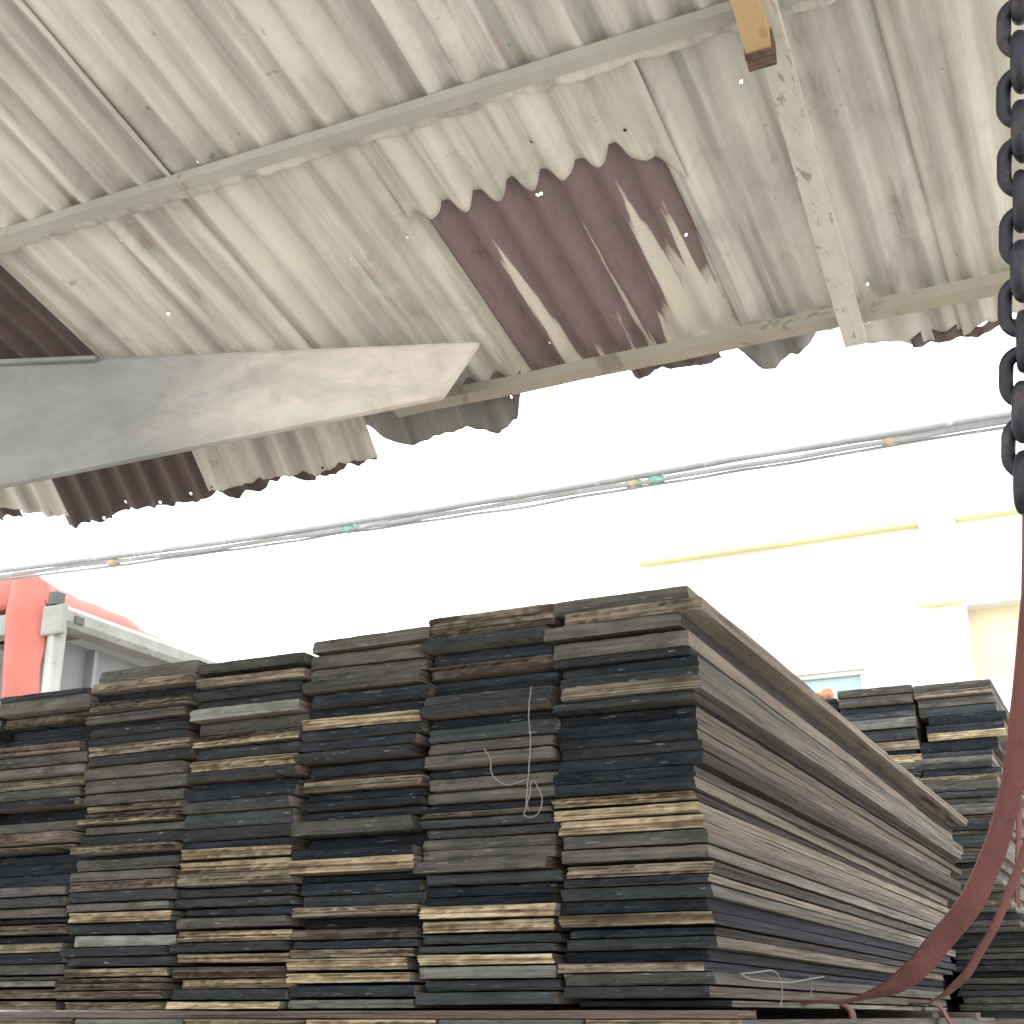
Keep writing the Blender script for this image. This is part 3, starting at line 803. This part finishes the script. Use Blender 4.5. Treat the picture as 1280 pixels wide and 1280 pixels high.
def plank_mass(name, x0, ncol, cw, y0, y1, ztop, zbot, lab, seed):
    b = MB(); r = random.Random(seed)
    th = .0225; n = int((ztop - zbot) / th); mi = []
    for cidx in range(ncol):
        for k in range(n):
            z1 = ztop - k * th; dx, dy = r.gauss(0, .004), r.gauss(0, .008)
            xa = x0 - cw * (cidx + 1) + dx
            b.box((xa, y0 + dy, z1 - th + .001), (xa + cw - .008, y1 + r.gauss(0, .05), z1))
            mi += [r.choice([0, 0, 1, 1, 2])] * 6
    o = mesh_obj(name, b.v, b.f, [ENDS['D'], ENDS['G'], ENDS['T']], None, False, mi)
    return tag(o, lab, "planks", kind="stuff")
plank_mass("stacked_planks", XR + .045 - 6 * COLW, 1, COLW, Y0, Y0 + 2.9, zb0 - .0135, zb0 - .0590, "edge of the lower front bundle beyond the column under the red tarpaulin", 13)
plank_mass("stacked_planks", XR - 6 * COLW + .006, 1, COLW, Y0 + .01, Y0 + 2.9, 2.20, zb0 + .001, "edge of the front stack beyond the column under the red tarpaulin", 12)
plank_mass("stacked_planks", XR + .045, 7, COLW, Y0, Y0 + 2.9, zb0 - .0590, .02, "the rest of the lower front bundle reaching down to the ground", 3)

# back stack, right
Y1, W1, XB = 5.12, .283, -0.4775
T4 = .21875
BACK_R = crop(820, T4, (148, 192, 'G'), (193, 228, 'T'), (229, 278, 'G'), (280, 328, 'D'), (328, 378, 'K'), (378, 427, 'K'), (429, 472, 'P'), (474, 537, 'K'), (539, 570, 'D'), (571, 607, 'G'), (608, 641, 'D'), (642, 677, 'K'), (679, 712, 'T'), (714, 772, 'G'), (774, 809, 'D'), (810, 845, 'G'), (848, 908, 'G'), (910, 946, 'T'), (948, 995, 'K'), (998, 1021, 'T'), (1023, 1097, 'D'), (1099, 1122, 'T'), (1124, 1182, 'G'), (1184, 1213, 'K'), (1214, 1278, 'G'))
y = BACK_R[-1][1]
rb = random.Random(5)
while y < 1262:
    h = rb.uniform(7.2, 9.5); BACK_R.append((y + .3, y + h, rb.choice("GDGDGLDGTDKG"))); y += h
BACK_L = crop(820, .15625, (250, 312, 'G'), (313, 388, 'G'), (398, 448, 'K'), (450, 504, 'D'), (506, 586, 'L'), (592, 676, 'D'), (684, 756, 'T'), (758, 792, 'K'), (796, 864, 'P'), (866, 920, 'G'), (922, 975, 'D'), (977, 1030, 'G'), (1032, 1085, 'K'), (1087, 1140, 'G'))
for nm, xc, X, rows in (("right", 1200, XB - W1 / 2, BACK_R), ("left", 1105, XB - W1 * 1.5, BACK_L)):
    for n_, (ya, yb, tone) in enumerate(rows):
        nseed += 1
        za, zb = at_y(xc, ya, Y1).z, at_y(xc, yb, Y1).z
        o = plank_mesh("plank", .275, 3.0 + rnd.gauss(0, .06), max(.008, za - zb - .001), nseed, tone, tone, rnd.choice("gtgt"))
        dx = rnd.gauss(0, .008)
        if nm == "right":
            dx += interp([(0, -.01), (3, .02), (6, .03), (7, .0), (8, -.03), (12, -.02), (15, -.03), (18, -.05), (22, -.06), (27, -.03), (34, .02), (40, .05), (60, .07)], n_)
        if n_ < 2: dx *= .3
        o.location = (X + dx, Y1 + rnd.gauss(0, .010) + (.012 if tone == 'K' else 0), (za + zb) / 2)
        o.rotation_euler = (0, rnd.gauss(0, .002), rnd.gauss(0, .004))
        pos = "topmost" if n_ == 0 else "lowest" if n_ == len(rows) - 1 else ordinal(n_ + 1) + " from the top"
        where = "of the back stack column beside the red strap" if nm == "right" else "of the half hidden back stack column"
        tag(o, f"{LOOK[tone]} plank, {pos} {where}", "plank", "planks of the back stack")
zl = at_y(1105, BACK_L[-1][1], Y1).z
zr = at_y(1200, BACK_R[-1][1], Y1).z
plank_mass("stacked_planks", XB - W1, 1, W1, Y1, Y1 + 3.0, zl - .001, .02, "hidden lower part of the back stack behind the front stack", 8)
plank_mass("stacked_planks", XB + .03, 1, W1, Y1, Y1 + 3.0, zr - .001, .02, "foot of the back stack beside the red strap", 9)
zt = at_y(1042, 869, Y1).z
for k in range(2):
    nseed += 1
    o = plank_mesh("plank", .275, 3.0, .020, nseed, 'K' if k == 0 else 'D', 'K' if k == 0 else 'D', 'g')
    o.location = (XB - W1 * 2.5 - .012, Y1 + .05, zt - .01 - .022 * k)
    tag(o, ("upper" if k == 0 else "lower") + " dark plank showing behind the front stack beside the orange lump", "plank", "planks of the back stack")
plank_mass("stacked_planks", XB - W1 * 2 - .012, 1, W1, Y1 + .05, Y1 + 3.0, zt - .045, .02, "hidden column of the back stack under the orange lump", 11)
# orange lump lying on it
q = at_y(1031, 861, Y1 + .12)
bm = bmesh.new(); bmesh.ops.create_icosphere(bm, subdivisions=4, radius=1)
for v in bm.verts:
    p = v.co.copy(); k = 1 + .22 * noise.noise(p * 1.7) + .07 * noise.noise(p * 5)
    v.co = Vector((p.x * .036 * k, p.y * .04 * k, p.z * .032 * k))
    if v.co.z < -.026: v.co.z = -.026
me = bpy.data.meshes.new("clay_lump"); bm.to_mesh(me); bm.free(); me.materials.append(M_LUMP)
for p in me.polygons: p.use_smooth = True
lump = bpy.data.objects.new("clay_lump", me); COL.objects.link(lump)
lump.location = (q.x, q.y, zt + .026)
tag(lump, "small rounded orange brown lump lying on the back stack in front of the window", "lump")

# ------------------------------------------------------------------ red lifting straps
def strap(name, path, wdir, width, th, label, n=10):
    """wdir: list of width directions per control point"""
    pts = smooth_path(path, n)
    ws = smooth_path([Vector(w_).normalized() for w_ in wdir], n)
    vs, fs = [], []; N = len(pts); pu = [0, .06, .5, .94, 1.0]
    for i, p in enumerate(pts):
        t = (pts[min(i + 1, N - 1)] - pts[max(i - 1, 0)]).normalized()
        w_ = (ws[i] - t * ws[i].dot(t)).normalized(); nn = t.cross(w_)
        wob = .004 * noise.noise((i * .13, width * 90, 1))
        for k, e in enumerate([(-.5, -.35), (-.44, -.5), (0, -.42), (.44, -.5), (.5, -.35), (.5, .35), (.44, .5), (0, .42), (-.44, .5), (-.5, .35)]):
            vs.append(p + w_ * (e[0] * width) + nn * (e[1] * th + wob))
    m_ = 10
    for i in range(N - 1):
        for k in range(m_): fs.append((i * m_ + k, i * m_ + (k + 1) % m_, (i + 1) * m_ + (k + 1) % m_, (i + 1) * m_ + k))
    fs += [tuple(range(m_))[::-1], tuple(range((N - 1) * m_, N * m_))]
    o = mesh_obj(name, vs, fs, M_STRAP, None, True)
    bpy_mod = o.modifiers.new("split", 'EDGE_SPLIT'); bpy_mod.split_angle = R(50)
    return tag(o, label, "strap", "red lifting straps")
SX = XR + .012
SY = at_x(1003, 1254, SX).y
pts = [Vector((SX - .30, SY, at_x(1003, 1254, SX).z))]
wd = [(0, 1, 0)]
for (px_, py_, wv) in ((1003, 1254, (0, 1, 0)), (1060, 1250, (0, 1, .08)), (1100, 1240, (.2, .85, -.2)), (1137, 1219, (.45, .6, -.4)), (1178, 1174, (.6, .5, -.45)), (1216, 1124, (.72, .5, -.4)), (1238, 1075, (.75, .6, -.3)), (1261, 1000, (.72, .7, -.15)), (1269, 950, (.7, .7, -.1)), (1275, 900, (.7, .7, -.05)), (1282, 830, (.7, .7, 0)), (1291, 740, (.7, .7, 0)), (1320, 500, (.7, .7, 0)), (1350, 240, (.7, .7, 0))):
    pts.append(at_y(px_, py_, SY)); wd.append(wv)
strap("lifting_strap", pts, wd, .043, .007, "widest dark red strap sweeping up from under the front stack")
tailA = at_x(1052, 1256, SX)
ty = tailA.y
strap("lifting_strap", [Vector((SX - .25, ty, tailA.z)), Vector((SX - .03, ty, tailA.z)), at_y(1058, 1259, ty), at_y(1068, 1285, ty), at_y(1078, 1340, ty)], [(0, 1, 0)] * 5, .05, .005, "short strap end bending down under the widest red strap")
S2 = at_x(1143, 1254, SX); y2 = S2.y
pts = [Vector((SX - .3, y2, S2.z))] + [at_y(a, b, y2) for a, b in ((1143, 1254), (1168, 1250), (1198, 1228), (1222, 1195), (1244, 1155), (1264, 1108), (1281, 1062), (1300, 980), (1312, 860), (1318, 600), (1322, 430))]
strap("lifting_strap", pts, [(0, 1, 0)] * 3 + [(.3, .8, -.25)] * 3 + [(.4, .8, -.15)] * 6,   .032, .006, "thin red strap curving up between the two stacks")
tb_ = at_x(1155, 1255, SX)
strap("lifting_strap", [Vector((SX - .25, tb_.y, tb_.z)), Vector((SX - .03, tb_.y, tb_.z)), at_y(1168, 1257, tb_.y), at_y(1184, 1272, tb_.y), at_y(1194, 1300, tb_.y), at_y(1200, 1360, tb_.y)], [(0, 1, 0)] * 6, .05, .005, "short strap end bending down below the thin red strap")
S3 = at_x(1254, 1222, XB + .045); y3 = 5.30; S3.y = y3
pts = [Vector((XB - .2, y3, S3.z))] + [at_y(a, b, y3) for a, b in ((1251, 1223), (1262, 1212), (1269, 1180), (1272, 1120), (1273, 1040), (1275, 950), (1278, 820), (1282, 640))]
strap("lifting_strap", pts, [(0, 1, 0)] * 2 + [(.4, .8, 0)] * 7, .032, .006, "thin red strap hanging straight beside the back stack")
strap("lifting_strap", [Vector((XB - .2, y3 - .06, S3.z - .02)), at_y(1251, 1226, y3 - .06), at_y(1263, 1238, y3 - .06), at_y(1272, 1262, y3 - .06), at_y(1279, 1300, y3 - .06)], [(0, 1, 0)] * 5, .032, .005, "short strap end drooping below the straight strap of the back stack")

# ------------------------------------------------------------------ hoist chain
def depth_pt(x, y, d):
    return EYEP + ray(x, y) * d
CD = 1.13
top_, bot_ = depth_pt(1271, -420, CD * 1.02), depth_pt(1281, 630, CD)
axis = (bot_ - top_).normalized()
ch = empty("hoist_chain", top_)
tag(ch, "heavy black steel chain hanging down from the roof", "chain")
PIT, WR = .0298, .0061
view = (bot_ - EYEP).normalized()
side = axis.cross(view).normalized(); dep = side.cross(axis).normalized()
def link(center, u, k=1.0):
    pts = []
    h, wdt = (PIT / 2 + WR) * k - WR * 0, .0140 * k
    st_ = PIT / 2 + WR - wdt
    for i in range(28):
        a = 2 * math.pi * i / 28
        cx, cy = math.cos(a) * wdt, math.sin(a) * wdt
        cy += st_ * (1 if cy > 0 else -1)
        pts.append(center + u * cx + axis * cy)
    b = MB(); b.tube(pts, WR * k, 12, closed=True)
    return b.build("link", M_CHAIN, ch, True)
n_links = int((bot_ - top_).length / PIT)
for i in range(n_links):
    cpt = bot_ - axis * (PIT * i + .018)
    tw = R(8) * math.sin(i * 1.3) + R(9)
    u = side if i % 2 else dep
    u2 = Matrix.Rotation(tw, 3, axis) @ u
    link(cpt + side * .0008 * math.sin(i * 2.1), u2, 1.12 if i == 0 else 1.0)
# hanger that carries the chain
hk = top_
b = MB(); b.box((hk.x - .4, hk.y - .03, roof_z(hk.y) - .13), (hk.x + .9, hk.y + .03, roof_z(hk.y) - .06), .004)
ho = b.build("hoist_bar", M_POST, shed)
b = MB(); b.tube([hk + Vector((0, 0, -.02)), Vector((hk.x, hk.y, roof_z(hk.y) - .10))], .006, 8); b.build("hook_rod", M_POST, shed, True)

# ------------------------------------------------------------------ twine
def twine(paths, rad, label, Yp):
    b = MB()
    for p in paths:
        pts = smooth_path([at_y(x, y, Yp) + Vector((0, rnd.uniform(-.003, .003), 0)) for x, y in p], 6)
        b.tube([v + Vector((.0012 * noise.noise((i * .5, 1, 1)), 0, 0)) for i, v in enumerate(pts)], rad, 6)
    return tag(b.build("twine", M_TWINE, None, True), label, "twine")
twine([[(664, 858), (661, 880), (662, 900), (664, 925), (662, 960), (660, 985), (658, 1010), (656, 1018), (662, 1022), (672, 1018), (678, 1005), (677, 992), (668, 978), (662, 975)],
       [(660, 978), (659, 1000), (661, 1014)], [(663, 976), (662, 995), (657, 1008)],
       [(604, 935), (612, 948), (614, 965), (622, 975), (634, 981), (650, 977), (660, 974)]], .0011, "thin pale twine hanging in a loop on the ends of the front stack", Y0 - .022)
Xs = XR + .022
def twine_side(paths, rad, label):
    b = MB()
    for p in paths:
        pts = smooth_path([at_x(x, y, Xs) for x, y in p], 6)
        b.tube(pts, rad, 6)
    return tag(b.build("twine", M_TWINE, None, True), label, "twine")
twine_side([[(925, 1217), (940, 1216), (955, 1214), (964, 1213), (972, 1218), (977, 1232), (977, 1250), (974, 1259)], [(926, 1217), (940, 1224), (985, 1228), (1010, 1224), (1030, 1221)], [(1012, 1220), (1014, 1235), (1012, 1250)]], .0012, "loose pale twine snagged low on the long side of the front stack")
